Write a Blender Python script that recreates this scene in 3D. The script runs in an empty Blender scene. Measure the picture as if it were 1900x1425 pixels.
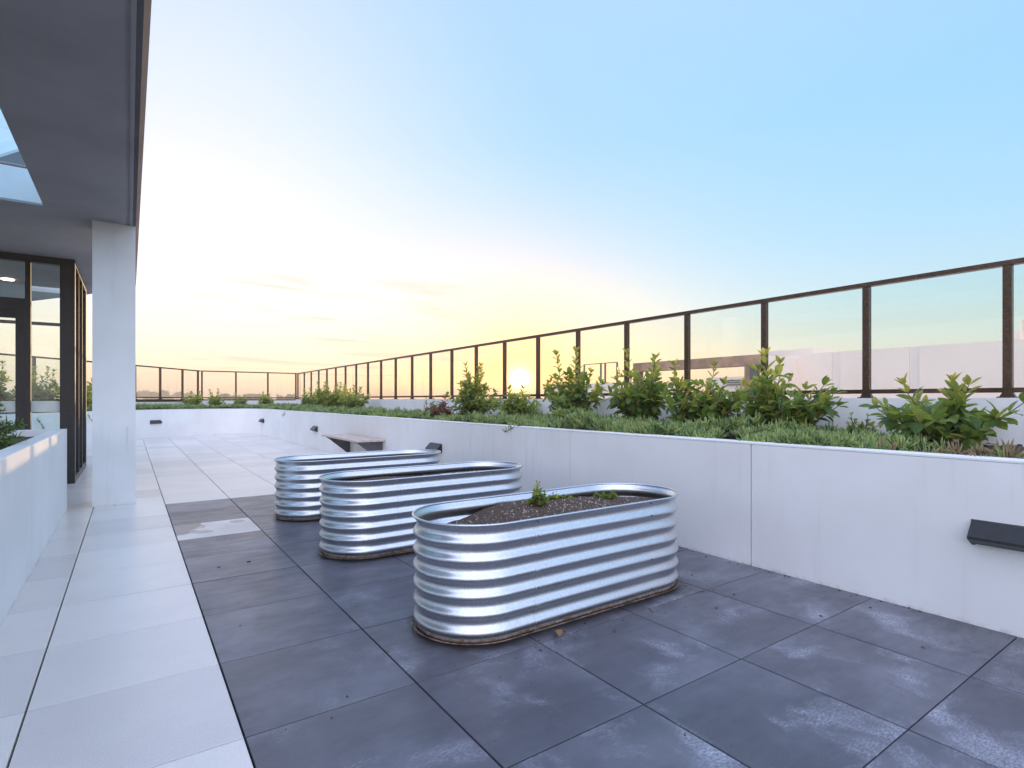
import bpy, bmesh, math, random
import numpy as np
from mathutils import Vector, Matrix, Quaternion
from mathutils.geometry import tessellate_polygon

random.seed(7)
rng = np.random.default_rng(7)
R = math.radians
sc = bpy.context.scene
COL = sc.collection

# ------------------------------------------------------------------ camera
cam = bpy.data.objects.new('camera', bpy.data.cameras.new('camera'))
COL.objects.link(cam)
cam.location = (0, 0, 1.0859)
cam.rotation_euler = (R(90), 0, R(-34.9))
cam.data.sensor_width = 36
cam.data.lens = 1017.4 / 1900 * 36
cam.data.shift_y = (741.7 - 712.5) / 1900
cam.data.clip_start = 0.05
cam.data.clip_end = 6000
sc.camera = cam

# ------------------------------------------------------------------ sky
SUN_AZ, SUN_EL = R(35.7), R(2.07)
SUN = Vector((math.sin(SUN_AZ) * math.cos(SUN_EL), math.cos(SUN_AZ) * math.cos(SUN_EL), math.sin(SUN_EL)))
world = bpy.data.worlds.new('World')
sc.world = world
world.use_nodes = True


class NT:
    """small helper for node trees"""
    def __init__(self, tree):
        self.t = tree
        self.n = tree.nodes
        self.l = tree.links

    def new(self, typ, **kw):
        nd = self.n.new(typ)
        for k, v in kw.items():
            setattr(nd, k, v)
        return nd

    def put(self, sock, v):
        if isinstance(v, bpy.types.NodeSocket):
            self.l.new(v, sock)
        elif v is not None:
            if hasattr(sock, 'default_value'):
                dv = sock.default_value
                if hasattr(dv, '__len__') and not hasattr(v, '__len__'):
                    v = (v, v, v, 1)[:len(dv)]
                elif hasattr(dv, '__len__') and len(dv) == 4 and len(v) == 3:
                    v = tuple(v) + (1,)
                sock.default_value = v

    def math(self, op, a, b=None, c=None, clamp=False):
        nd = self.new('ShaderNodeMath', operation=op, use_clamp=clamp)
        for i, v in enumerate((a, b, c)):
            if v is not None:
                self.put(nd.inputs[i], v)
        return nd.outputs[0]

    def vmath(self, op, a, b=None, out=0):
        nd = self.new('ShaderNodeVectorMath', operation=op)
        self.put(nd.inputs[0], a)
        if b is not None:
            self.put(nd.inputs['Scale'] if op == 'SCALE' else nd.inputs[1], b)
        return nd.outputs[out]

    def mix(self, fac, a, b, blend='MIX'):
        nd = self.new('ShaderNodeMix', data_type='RGBA', blend_type=blend)
        self.put(nd.inputs[0], fac)
        self.put(nd.inputs[6], a)
        self.put(nd.inputs[7], b)
        return nd.outputs[2]

    def ramp(self, fac, stops, interp='LINEAR'):
        nd = self.new('ShaderNodeValToRGB')
        cr = nd.color_ramp
        cr.interpolation = interp
        while len(cr.elements) < len(stops):
            cr.elements.new(0.5)
        for e, (p, c) in zip(cr.elements, stops):
            e.position = p
            e.color = (c, c, c, 1) if not hasattr(c, '__len__') else tuple(c) + (1,) * (4 - len(c))
        self.put(nd.inputs[0], fac)
        return nd.outputs[0]

    def smooth(self, v, a, b, lo=0., hi=1.):
        nd = self.new('ShaderNodeMapRange', interpolation_type='SMOOTHSTEP')
        for i, x in enumerate((v, a, b, lo, hi)):
            self.put(nd.inputs[i], x)
        return nd.outputs[0]

    def noise(self, vec, scale, detail=3, rough=.5, dist=0., out=0):
        nd = self.new('ShaderNodeTexNoise')
        self.put(nd.inputs['Vector'], vec)
        nd.inputs['Scale'].default_value = scale
        nd.inputs['Detail'].default_value = detail
        nd.inputs['Roughness'].default_value = rough
        nd.inputs['Distortion'].default_value = dist
        return nd.outputs[out]


w = NT(world.node_tree)
bg = w.n['Background']
sky = w.new('ShaderNodeTexSky', sky_type='NISHITA', sun_disc=False)
sky.sun_elevation = SUN_EL
sky.sun_rotation = SUN_AZ
sky.altitude = 20
tc = w.new('ShaderNodeTexCoord')
D = w.vmath('NORMALIZE', tc.outputs['Generated'])
sep = w.new('ShaderNodeSeparateXYZ')
w.put(sep.inputs[0], D)
dz = sep.outputs[2]
# blue scattering of the clear evening air, thin at the horizon
air = w.ramp(w.math('MAXIMUM', dz, 0), [(0, (.26, .28, .29)), (.08, (.31, .40, .42)), (.15, (.26, .425, .52)),
                                        (.26, (.212, .415, .605)), (.42, (.193, .405, .65)), (.62, (.26, .42, .70)), (1, (.35, .45, .72))])
# thin bright cirrus veil to the north of the sun
vd = Vector((math.sin(R(2)) * math.cos(R(11)), math.cos(R(2)) * math.cos(R(11)), math.sin(R(11))))
va = w.math('ARCCOSINE', w.math('MINIMUM', w.vmath('DOT_PRODUCT', D, tuple(vd), out=1), 1.0))
vm = w.smooth(va, R(41), 0)
veil = w.mix(vm, (0, 0, 0), (.44, .20, .10))
# pale bright sky opposite the sun
am = w.smooth(w.vmath('DOT_PRODUCT', D, (-math.sin(SUN_AZ), -math.cos(SUN_AZ), .25), out=1), -.15, 1.0)
belt = w.mix(am, (0, 0, 0), (.76, .68, .82))
tot0 = w.vmath('ADD', veil, belt)
# aureole of the sun
cs = w.vmath('DOT_PRODUCT', D, tuple(SUN), out=1)
ang = w.math('ARCCOSINE', w.math('MINIMUM', cs, 1.0))
g1 = w.math('EXPONENT', w.math('MULTIPLY', ang, -1 / R(.50)))
g2 = w.math('EXPONENT', w.math('MULTIPLY', ang, -1 / R(5.4)))
g3 = w.math('EXPONENT', w.math('MULTIPLY', ang, -1 / R(1.5)))
core = w.vmath('ADD', w.vmath('SCALE', (13., 9., 4.), g1), w.vmath('SCALE', (1.6, .85, .20), g3))
# streaks of cloud low in the sky
pz = w.math('ADD', w.math('MAXIMUM', dz, 0), .06)
pv = w.vmath('DIVIDE', D, None)
cmb = w.new('ShaderNodeCombineXYZ')
for i in range(3):
    w.put(cmb.inputs[i], pz)
w.put(pv.node.inputs[1], cmb.outputs[0])
mp = w.new('ShaderNodeMapping')
mp.inputs['Rotation'].default_value = (0, 0, R(34))
mp.inputs['Scale'].default_value = (.8, 1.9, 1)
w.put(mp.inputs[0], pv)
cn = w.noise(mp.outputs[0], .62, 6, .58, .3)
cband = w.math('MULTIPLY', w.smooth(dz, .02, .07), w.smooth(dz, .30, .16))
cazi = w.smooth(w.vmath('DOT_PRODUCT', D, (math.sin(R(19)), math.cos(R(19)), .05), out=1), .94, .99)
cm = w.math('MULTIPLY', w.math('MULTIPLY', w.smooth(cn, .51, .63), cband), cazi)
tot = w.vmath('ADD', w.vmath('SCALE', sky.outputs[0], .05), air)
tot = w.vmath('ADD', tot, tot0)
tot = w.mix(w.math('MULTIPLY', g2, .95), tot, (1.0, .44, .10))
tot = w.mix(w.math('MULTIPLY', cm, .75), tot, (.74, .53, .42))
tot = w.vmath('ADD', tot, core)
w.put(bg.inputs[0], tot)
bg.inputs[1].default_value = 1.0

sun = bpy.data.objects.new('sun', bpy.data.lights.new('sun', 'SUN'))
COL.objects.link(sun)
sun.data.energy = 3.6
sun.data.angle = R(.5)
sun.data.color = (1, .64, .32)
sun.rotation_euler = SUN.to_track_quat('Z', 'Y').to_euler()

sc.view_settings.view_transform = 'Standard'
sc.view_settings.look = 'None'
sc.view_settings.gamma = 1
sc.view_settings.use_curve_mapping = False
sc.view_settings.exposure = 0.64
sc.render.engine = 'CYCLES'
sc.cycles.use_denoising = True
sc.cycles.max_bounces = 10
sc.cycles.transparent_max_bounces = 40
sc.cycles.caustics_reflective = False
sc.cycles.caustics_refractive = False
sc.cycles.sample_clamp_indirect = 6

# ------------------------------------------------------------------ materials


def new_mat(name):
    m = bpy.data.materials.new(name)
    m.use_nodes = True
    t = NT(m.node_tree)
    return m, t, t.n['Principled BSDF']


def surf(name, col, rough=.6, metal=0., var=.08, scale=6., bump=.0, bscale=200., spec=.5, coords='world'):
    m, t, b = new_mat(name)
    if coords == 'world':
        v = t.new('ShaderNodeNewGeometry').outputs['Position']
    else:
        v = t.new('ShaderNodeTexCoord').outputs['Object']
    n = t.noise(v, scale, 5, .6)
    lo = tuple(c * (1 - var) for c in col)
    hi = tuple(min(1, c * (1 + var)) for c in col)
    t.put(b.inputs['Base Color'], t.mix(t.smooth(n, .3, .7), lo, hi))
    t.put(b.inputs['Roughness'], t.smooth(t.noise(v, scale * 3, 4), .3, .7, rough - .05, rough + .05))
    b.inputs['Metallic'].default_value = metal
    b.inputs['Specular IOR Level'].default_value = spec
    if bump:
        bp = t.new('ShaderNodeBump')
        bp.inputs['Strength'].default_value = bump
        bp.inputs['Distance'].default_value = .002
        t.put(bp.inputs['Height'], t.noise(v, bscale, 3, .7))
        t.put(b.inputs['Normal'], bp.outputs[0])
    return m


M = {}


def wall_mat():
    """white painted render: fine sand texture, faint runs and dirt near the ground line"""
    m, t, b = new_mat('white_render')
    g = t.new('ShaderNodeNewGeometry')
    v = g.outputs['Position']
    big = t.noise(v, 1.3, 4, .6)
    mp = t.new('ShaderNodeMapping')
    mp.inputs['Scale'].default_value = (9, 9, .7)
    t.put(mp.inputs[0], v)
    runs = t.noise(mp.outputs[0], 1.0, 4, .6)
    c = t.mix(t.smooth(big, .3, .7), (.85, .83, .80), (.92, .905, .88))
    c = t.mix(t.math('MULTIPLY', t.smooth(runs, .56, .8), .5), c, (.70, .68, .65))
    sp = t.new('ShaderNodeSeparateXYZ')
    t.put(sp.inputs[0], v)
    low = t.math('MULTIPLY', t.smooth(sp.outputs[2], .028, 0.0), t.smooth(t.noise(v, 21, 6, .75), .40, .70))
    c = t.mix(t.math('MULTIPLY', low, .5), c, (.36, .31, .26))
    mp3 = t.new('ShaderNodeMapping')
    mp3.inputs['Scale'].default_value = (22, 22, 1.1)
    t.put(mp3.inputs[0], v)
    wash = t.math('MULTIPLY', t.smooth(sp.outputs[2], .45, .80), t.smooth(sp.outputs[2], .812, .80))
    wash = t.math('MULTIPLY', wash, t.smooth(t.noise(mp3.outputs[0], 1.0, 5, .65), .55, .75))
    wash = t.math('MULTIPLY', wash, t.smooth(t.noise(v, .9, 2, .5), .40, .62))
    c = t.mix(t.math('MULTIPLY', wash, .45), c, (.52, .46, .39))
    t.put(b.inputs['Base Color'], c)
    b.inputs['Roughness'].default_value = .55
    bp = t.new('ShaderNodeBump')
    bp.inputs['Strength'].default_value = .22
    bp.inputs['Distance'].default_value = .003
    t.put(bp.inputs['Height'], t.noise(v, 140, 3, .75))
    t.put(b.inputs['Normal'], bp.outputs[0])
    return m


M['wall'] = wall_mat()
M['soffit'] = surf('grey_soffit_paint', (.36, .36, .375), .75, var=.10, scale=1.5, bump=.2, bscale=120)
M['fascia'] = surf('pale_fascia_paint', (.16, .165, .185), .95, var=.1, scale=3, bump=.2, bscale=100, spec=.02)
M['bronze'] = surf('dark_bronze_metal', (.105, .062, .043), .30, metal=.75, var=.15, scale=20, bump=.05)
M['black'] = surf('black_powdercoat', (.018, .018, .020), .42, var=.2, scale=30)
M['darkplate'] = surf('dark_grey_plate', (.10, .10, .11), .45, var=.15, scale=10)
M['batten'] = surf('pale_timber_batten', (.58, .47, .40), .42, var=.2, scale=14, bump=.1, bscale=60)
M['joint'] = surf('dark_joint', (.045, .045, .05), .9)
M['earthmat'] = surf('hazy_plain', (.20, .16, .11), 1, var=.3, scale=.01)
M['peach'] = surf('peach_parapet_paint', (.95, .77, .65), .7, var=.05, scale=.4, bump=.1)
M['bluegrey'] = surf('blue_grey_paint', (.90, .76, .67), .7, var=.06, scale=.6)
M['rust_frame'] = surf('brown_weathered_frame', (.40, .23, .15), .6, var=.35, scale=1.6)
M['white_strip'] = surf('frosted_strip', (.75, .78, .74), .6)
M['mulch'] = surf('bark_mulch', (.07, .045, .032), .95, var=.5, scale=40, bump=.8, bscale=60)
M['chipbark'] = surf('bark_chip', (.14, .085, .055), .9, var=.6, scale=60)
M['perlite'] = surf('pale_perlite', (.46, .38, .30), .9, var=.5, scale=200)
M['stem'] = surf('shrub_stem', (.10, .055, .03), .8, var=.3, scale=60)
M['redstem'] = surf('red_stem', (.20, .055, .04), .6, var=.3, scale=60)
M['bark'] = surf('tree_bark', (.10, .08, .065), .9, var=.3, scale=3)
M['dryleaf'] = surf('dry_brown_leaf', (.30, .16, .07), .7, var=.4, scale=60)


def glass_mat():
    m, t, b = new_mat('clear_glass')
    t.n.remove(b)
    out = t.n['Material Output']
    tr = t.new('ShaderNodeBsdfTransparent')
    tr.inputs[0].default_value = (.955, .985, .975, 1)
    gl = t.new('ShaderNodeBsdfGlossy')
    gl.inputs['Roughness'].default_value = .0
    gl.inputs[0].default_value = (1, 1, 1, 1)
    fr = t.new('ShaderNodeFresnel')
    fr.inputs[0].default_value = 1.45
    g = t.new('ShaderNodeNewGeometry')
    f = t.math('MULTIPLY', fr.outputs[0], t.math('SUBTRACT', 1.0, g.outputs['Backfacing']))
    mx = t.new('ShaderNodeMixShader')
    t.put(mx.inputs[0], f)
    t.put(mx.inputs[1], tr.outputs[0])
    t.put(mx.inputs[2], gl.outputs[0])
    t.put(out.inputs[0], mx.outputs[0])
    return m


M['glass'] = glass_mat()


def tile_mat(name, base, hi, stain, gloss):
    m, t, b = new_mat(name)
    g = t.new('ShaderNodeNewGeometry')
    oi = t.new('ShaderNodeObjectInfo')
    pos = g.outputs['Position']
    off = t.vmath('ADD', pos, t.vmath('SCALE', (13., 7., 3.), oi.outputs['Random']))
    n1 = t.noise(off, 2.2, 6, .65)
    mp = t.new('ShaderNodeMapping')
    mp.inputs['Rotation'].default_value = (0, 0, R(8))
    mp.inputs['Scale'].default_value = (2.2, 7., 1)
    t.put(mp.inputs[0], off)
    n2 = t.noise(mp.outputs[0], 2.0, 7, .7)
    fine = t.noise(pos, 170, 3, .8)
    c = t.mix(t.smooth(n1, .3, .7), base, hi)
    c = t.mix(t.math('MULTIPLY', t.smooth(n2, .35, .7), .4 if base[0] < .2 else .07), c, tuple(x * .82 for x in base))
    c = t.mix(t.math('MULTIPLY', t.smooth(fine, .35, .75), .35), c, tuple(min(1, x * 1.5) for x in hi))
    # each tile a shade of its own
    c = t.mix(1.0, c, t.mix(oi.outputs['Random'], (.88, .88, .89), (1.08, 1.08, 1.07)), 'MULTIPLY')
    if stain:
        # chalky lime bloom left by washed out water: brushed, speckled patches
        a = t.noise(off, 3.0, 5, .62, .35)
        mp2 = t.new('ShaderNodeMapping')
        mp2.inputs['Rotation'].default_value = (0, 0, R(-38))
        mp2.inputs['Scale'].default_value = (34, 80, 1)
        t.put(mp2.inputs[0], pos)
        br = t.noise(mp2.outputs[0], 1.7, 5, .75)
        sp = t.new('ShaderNodeSeparateXYZ')
        t.put(sp.inputs[0], pos)
        near = t.math('MULTIPLY', t.smooth(sp.outputs[1], 4.5, 1.4, .10, 1.0), t.smooth(sp.outputs[0], .5, 1.1, .35, 1.0))
        st = t.math('MULTIPLY', t.math('MULTIPLY', t.smooth(a, .50, .72), t.smooth(br, .34, .68)), near)
        c = t.mix(t.math('MULTIPLY', st, .80), c, stain)
        # soft film over most of the tile
        film = t.math('MULTIPLY', t.smooth(t.noise(off, 1.6, 4, .6), .4, .7), .14)
        c = t.mix(film, c, stain)
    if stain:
        grime_shade = None
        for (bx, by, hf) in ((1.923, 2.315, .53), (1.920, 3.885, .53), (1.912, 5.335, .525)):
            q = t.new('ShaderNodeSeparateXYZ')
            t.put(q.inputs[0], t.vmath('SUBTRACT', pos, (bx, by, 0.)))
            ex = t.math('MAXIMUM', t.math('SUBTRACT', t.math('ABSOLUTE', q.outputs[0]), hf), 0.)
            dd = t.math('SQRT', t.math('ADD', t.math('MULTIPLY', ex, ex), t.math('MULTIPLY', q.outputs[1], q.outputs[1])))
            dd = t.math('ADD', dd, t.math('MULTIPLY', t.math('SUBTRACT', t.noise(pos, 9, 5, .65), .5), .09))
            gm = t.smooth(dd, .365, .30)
            grime_shade = gm if grime_shade is None else t.math('MAXIMUM', grime_shade, gm)
        c = t.mix(t.math('MULTIPLY', grime_shade, .72), c, (.030, .024, .020))  # brown grime round each bed, with its contact shadow painted in
    if name.startswith('pale_streaked'):
        # half dried puddle: the corner away from the camera is still the grey of its neighbours
        wb = t.math('MULTIPLY', t.math('SUBTRACT', t.noise(pos, 5, 4, .6), .5), .30)
        dd = t.math('ADD', t.vmath('DISTANCE', pos, (.25, 5.42, 0.), out=1), wb)
        spot = t.math('MINIMUM', t.vmath('DISTANCE', pos, (.80, 5.42, 0.), out=1), t.vmath('DISTANCE', pos, (.50, 5.15, 0.), out=1))
        spot = t.smooth(t.math('ADD', spot, t.math('MULTIPLY', wb, .3)), .075, .05)
        wet = t.math('MAXIMUM', t.smooth(dd, .30, .26), t.math('MULTIPLY', spot, .6))
        c = t.mix(wet, c, (.17, .165, .175))
    t.put(b.inputs['Base Color'], c)
    t.put(b.inputs['Roughness'], t.smooth(n2, .3, .75, gloss - (.06 if base[0] < .2 else .01), gloss + (.10 if base[0] < .2 else .02)))
    b.inputs['Specular IOR Level'].default_value = .45
    bp = t.new('ShaderNodeBump')
    bp.inputs['Strength'].default_value = .16
    bp.inputs['Distance'].default_value = .0015
    t.put(bp.inputs['Height'], t.noise(pos, 110, 4, .7))
    t.put(b.inputs['Normal'], bp.outputs[0])
    return m


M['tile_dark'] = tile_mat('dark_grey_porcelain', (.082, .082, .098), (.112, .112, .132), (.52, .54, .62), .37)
M['tile_light'] = tile_mat('light_grey_porcelain', (.69, .64, .595), (.76, .70, .645), None, .29)
M['tile_wet'] = tile_mat('pale_streaked_porcelain', (.42, .41, .42), (.64, .63, .62), None, .30)


def galv_mat():
    """zinc-coated steel: spangle, faint runs, rust only where its own mask says (bottom lip)"""
    m, t, b = new_mat('galvanised_steel')
    tcn = t.new('ShaderNodeTexCoord').outputs['Object']
    vo = t.new('ShaderNodeTexVoronoi')
    vo.inputs['Scale'].default_value = 150
    t.put(vo.inputs['Vector'], tcn)
    sv = t.new('ShaderNodeSeparateColor')
    t.put(sv.inputs[0], vo.outputs['Color'])
    n = t.noise(tcn, 18, 5, .65)
    c = t.mix(sv.outputs[0], (.62, .64, .665), (.73, .75, .77))
    c = t.mix(t.math('MULTIPLY', t.smooth(n, .5, .75), .2), c, (.54, .56, .58))
    sp = t.new('ShaderNodeSeparateXYZ')
    t.put(sp.inputs[0], tcn)
    rz = t.math('ADD', sp.outputs[2], t.math('MULTIPLY', t.math('SUBTRACT', t.noise(tcn, 30, 5, .7), .5), .05))
    rust = t.smooth(rz, .044, .018)
    c = t.mix(rust, c, t.mix(n, (.075, .035, .016), (.22, .12, .055)))
    t.put(b.inputs['Base Color'], c)
    t.put(b.inputs['Metallic'], t.math('SUBTRACT', 1.0, rust))
    ro = t.math('ADD', t.smooth(n, .3, .8, .31, .36), 0.0)
    t.put(b.inputs['Roughness'], t.math('ADD', ro, t.math('MULTIPLY', rust, .5)))
    bp = t.new('ShaderNodeBump')
    bp.inputs['Strength'].default_value = .02
    bp.inputs['Distance'].default_value = .002
    t.put(bp.inputs['Height'], t.noise(tcn, 9, 2, .5))
    t.put(b.inputs['Normal'], bp.outputs[0])
    return m


M['galv'] = galv_mat()
M['lip'] = surf('chipped_rusty_lip', (.17, .12, .09), .5, metal=.3, var=.75, scale=22, bump=.3, bscale=90, coords='obj')
M['bolt'] = surf('dull_bolt', (.12, .12, .13), .5, metal=.7)


def soil_mat():
    m, t, b = new_mat('potting_mix')
    v = t.new('ShaderNodeNewGeometry').outputs['Position']
    n = t.noise(v, 60, 6, .75)
    c = t.mix(t.smooth(n, .3, .7), (.05, .034, .026), (.17, .112, .082))
    t.put(b.inputs['Base Color'], c)
    b.inputs['Roughness'].default_value = .95
    bp = t.new('ShaderNodeBump')
    bp.inputs['Strength'].default_value = 1.0
    bp.inputs['Distance'].default_value = .01
    t.put(bp.inputs['Height'], t.noise(v, 90, 5, .8))
    t.put(b.inputs['Normal'], bp.outputs[0])
    return m


M['soil'] = soil_mat()


def leaf_mat(name, c1, c2, trans, rough=.38, tmix=.4, sc_=25., rnd=True):
    m, t, b = new_mat(name)
    out = t.n['Material Output']
    g = t.new('ShaderNodeNewGeometry')
    oi = t.new('ShaderNodeObjectInfo')
    v = g.outputs['Position']
    n = t.noise(v, sc_, 3, .6)
    f = t.math('ADD', t.smooth(n, .3, .7), t.math('MULTIPLY', t.math('SUBTRACT', oi.outputs['Random'], .5), .7), clamp=True)
    c = t.mix(f, c1, c2)
    t.put(b.inputs['Base Color'], c)
    b.inputs['Roughness'].default_value = rough
    b.inputs['Specular IOR Level'].default_value = .4
    tl = t.new('ShaderNodeBsdfTranslucent')
    t.put(tl.inputs[0], t.mix(f, tuple(x * .8 for x in trans), trans))
    mx = t.new('ShaderNodeMixShader')
    mx.inputs[0].default_value = tmix
    t.put(mx.inputs[1], b.outputs[0])
    t.put(mx.inputs[2], tl.outputs[0])
    t.put(out.inputs[0], mx.outputs[0])
    return m


M['leaf'] = leaf_mat('glossy_green_leaf', (.12, .21, .045), (.24, .34, .08), (.50, .56, .10), .38, .5)
M['leafyoung'] = leaf_mat('young_yellow_leaf', (.28, .32, .06), (.46, .42, .09), (.66, .58, .10), .38, .5)
M['leafdark'] = leaf_mat('deep_green_leaf', (.060, .120, .036), (.115, .195, .055), (.30, .38, .06), .38, .45)
M['leafred'] = leaf_mat('reddish_leaf', (.14, .055, .035), (.24, .10, .05), (.40, .14, .05))
M['succulent'] = leaf_mat('fleshy_groundcover', (.10, .19, .055), (.42, .50, .15), (.46, .50, .12), .38, .18, 9.)
M['succdry'] = leaf_mat('dry_groundcover', (.26, .20, .09), (.38, .28, .14), (.4, .3, .1), .6, .25, 9.)
M['needle'] = leaf_mat('soft_needle_leaf', (.085, .165, .055), (.20, .31, .10), (.30, .42, .10), .5, .4, 14.)
M['far'] = leaf_mat('far_tree_leaf', (.10, .075, .045), (.16, .12, .07), (.35, .24, .12), .8, .3, .4)

# ------------------------------------------------------------------ mesh helpers


class MB:
    def __init__(self):
        self.v, self.f = [], []

    def add(self, vs, fs):
        o = len(self.v)
        self.v += [tuple(p) for p in vs]
        self.f += [tuple(i + o for i in f) for f in fs]
        return self

    def box(self, x0, x1, y0, y1, z0, z1, mat=None):
        vs = [(x, y, z) for z in (z0, z1) for y in (y0, y1) for x in (x0, x1)]
        if mat is not None:
            vs = [tuple(mat @ Vector(p)) for p in vs]
        return self.add(vs, [(0, 2, 3, 1), (4, 5, 7, 6), (0, 1, 5, 4), (2, 6, 7, 3), (0, 4, 6, 2), (1, 3, 7, 5)])

    def bevel_box(self, x0, x1, y0, y1, z0, z1, b, mat=None):
        """box whose four top edges and four corner edges are eased"""
        vs = []
        for (a, z) in ((0, z0), (0, z1 - b), (b, z1)):
            vs += [(x0 + a, y0 + a, z), (x1 - a, y0 + a, z), (x1 - a, y1 - a, z), (x0 + a, y1 - a, z)]
        if mat is not None:
            vs = [tuple(mat @ Vector(p)) for p in vs]
        fs = [(3, 2, 1, 0), (8, 9, 10, 11)]
        for k in (0, 4):
            for i in range(4):
                j = (i + 1) % 4
                fs.append((k + i, k + j, k + 4 + j, k + 4 + i))
        return self.add(vs, fs)

    def prism(self, prof, axis_pts):
        """profile points (list of 3-vectors) swept from axis_pts[0] to axis_pts[1] (offsets)"""
        n = len(prof)
        a, b = Vector(axis_pts[0]), Vector(axis_pts[1])
        vs = [Vector(p) + a for p in prof] + [Vector(p) + b for p in prof]
        fs = [tuple(range(n))[::-1], tuple(range(n, 2 * n))]
        for i in range(n):
            j = (i + 1) % n
            fs.append((i, j, n + j, n + i))
        return self.add(vs, fs)

    def tube(self, pts, rad, n=6, cap=True):
        pts = [Vector(p) for p in pts]
        rads = rad if hasattr(rad, '__len__') else [rad] * len(pts)
        vs, fs = [], []
        for i, p in enumerate(pts):
            d = (pts[min(i + 1, len(pts) - 1)] - pts[max(i - 1, 0)]).normalized()
            u = d.orthogonal().normalized() if abs(d.z) > .9 else d.cross(Vector((0, 0, 1))).normalized()
            v2 = d.cross(u)
            for k in range(n):
                a = 2 * math.pi * k / n
                vs.append(p + (u * math.cos(a) + v2 * math.sin(a)) * rads[i])
        for i in range(len(pts) - 1):
            for k in range(n):
                k2 = (k + 1) % n
                fs.append((i * n + k, i * n + k2, (i + 1) * n + k2, (i + 1) * n + k))
        if cap:
            fs.append(tuple(range(n))[::-1])
            fs.append(tuple(range((len(pts) - 1) * n, len(pts) * n)))
        return self.add(vs, fs)

    def mesh(self, name, mat, smooth=False):
        me = bpy.data.meshes.new(name)
        me.from_pydata(self.v, [], self.f)
        bm = bmesh.new()
        bm.from_mesh(me)
        bmesh.ops.recalc_face_normals(bm, faces=bm.faces)
        bm.to_mesh(me)
        bm.free()
        me.materials.append(mat)
        if smooth:
            me.shade_smooth()
        return me

    def obj(self, name, mat, parent=None, smooth=False, loc=None, **tags):
        return link(name, self.mesh(name, mat, smooth), parent, loc, **tags)


def link(name, me, parent=None, loc=None, rot=None, scale=None, **tags):
    o = bpy.data.objects.new(name, me)
    COL.objects.link(o)
    if parent is not None:
        o.parent = parent
    if loc is not None:
        o.location = loc
    if rot is not None:
        if isinstance(rot, Quaternion):
            o.rotation_mode = 'QUATERNION'
            o.rotation_quaternion = rot
        else:
            o.rotation_euler = rot
    if scale is not None:
        o.scale = scale if hasattr(scale, '__len__') else (scale,) * 3
    for k, v in tags.items():
        o[k] = v
    return o


def thing(name, label, category, loc=(0, 0, 0), rotz=0., group=None):
    o = link(name, None, None, loc, (0, 0, rotz), label=label, category=category)
    o.empty_display_size = .1
    if group:
        o['group'] = group
    return o


def grid_mesh(name, V, F, mat, smooth=False):
    """V (n,3) F (m,k) numpy -> mesh, fast"""
    me = bpy.data.meshes.new(name)
    k = F.shape[1]
    me.vertices.add(len(V))
    me.vertices.foreach_set('co', np.ascontiguousarray(V, dtype=np.float32).ravel())
    me.loops.add(F.size)
    me.loops.foreach_set('vertex_index', np.ascontiguousarray(F, dtype=np.int32).ravel())
    me.polygons.add(len(F))
    me.polygons.foreach_set('loop_start', np.arange(0, F.size, k, dtype=np.int32))
    me.polygons.foreach_set('loop_total', np.full(len(F), k, dtype=np.int32))
    if smooth:
        me.polygons.foreach_set('use_smooth', np.ones(len(F), dtype=bool))
    me.update(calc_edges=True)
    me.materials.append(mat)
    return me


def poly_slab(name, outer, holes, z0, z1, mat, parent=None, **tags):
    loops = [outer] + holes
    tri = tessellate_polygon([[Vector((x, y, 0)) for x, y in lp] for lp in loops])
    flat = [p for lp in loops for p in lp]
    n = len(flat)
    vs = [(x, y, z0) for x, y in flat] + [(x, y, z1) for x, y in flat]
    fs = [tuple(t) for t in tri] + [tuple(i + n for i in t) for t in tri]
    o = 0
    for lp in loops:
        for i in range(len(lp)):
            j = (i + 1) % len(lp)
            fs.append((o + i, o + j, n + o + j, n + o + i))
        o += len(lp)
    return MB().add(vs, fs).obj(name, mat, parent, **tags)


def catmull(P, n=8):
    P = [Vector(p) for p in P]
    out = []
    for i in range(len(P) - 1):
        p0, p1, p2, p3 = P[max(i - 1, 0)], P[i], P[i + 1], P[min(i + 2, len(P) - 1)]
        for k in range(n):
            t = k / n
            out.append(.5 * ((2 * p1) + (p2 - p0) * t + (2 * p0 - 5 * p1 + 4 * p2 - p3) * t * t
                             + (3 * p1 - p0 - 3 * p2 + p3) * t ** 3))
    out.append(P[-1])
    return out


def offset_path(path, d):
    """shift a 2-D polyline to its right-hand side by d"""
    out = []
    for i, p in enumerate(path):
        a, b = path[max(i - 1, 0)], path[min(i + 1, len(path) - 1)]
        t = (b - a).normalized()
        out.append(p + Vector((t.y, -t.x)) * d)
    return out


def ribbon(path, d0, d1, z0, z1):
    """solid wall following a path between two offsets"""
    A, B = offset_path(path, d0), offset_path(path, d1)
    n = len(path)
    vs = []
    for a, b in zip(A, B):
        vs += [(a.x, a.y, z0), (a.x, a.y, z1), (b.x, b.y, z1), (b.x, b.y, z0)]
    fs = [(0, 1, 2, 3), tuple(4 * (n - 1) + i for i in (3, 2, 1, 0))]
    for i in range(n - 1):
        for k in range(4):
            k2 = (k + 1) % 4
            fs.append((4 * i + k, 4 * i + k2, 4 * i + 4 + k2, 4 * i + 4 + k))
    return MB().add(vs, fs)


# ------------------------------------------------------------------ ground far below
TY, TX = 1.9355, .3036       # tile grid origin
g = 4000
MB().add([(-g, -g, -15), (g, -g, -15), (g, g, -15), (-g, g, -15)], [(0, 1, 2, 3)]).obj('ground', M['earthmat'], kind='structure')

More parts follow.
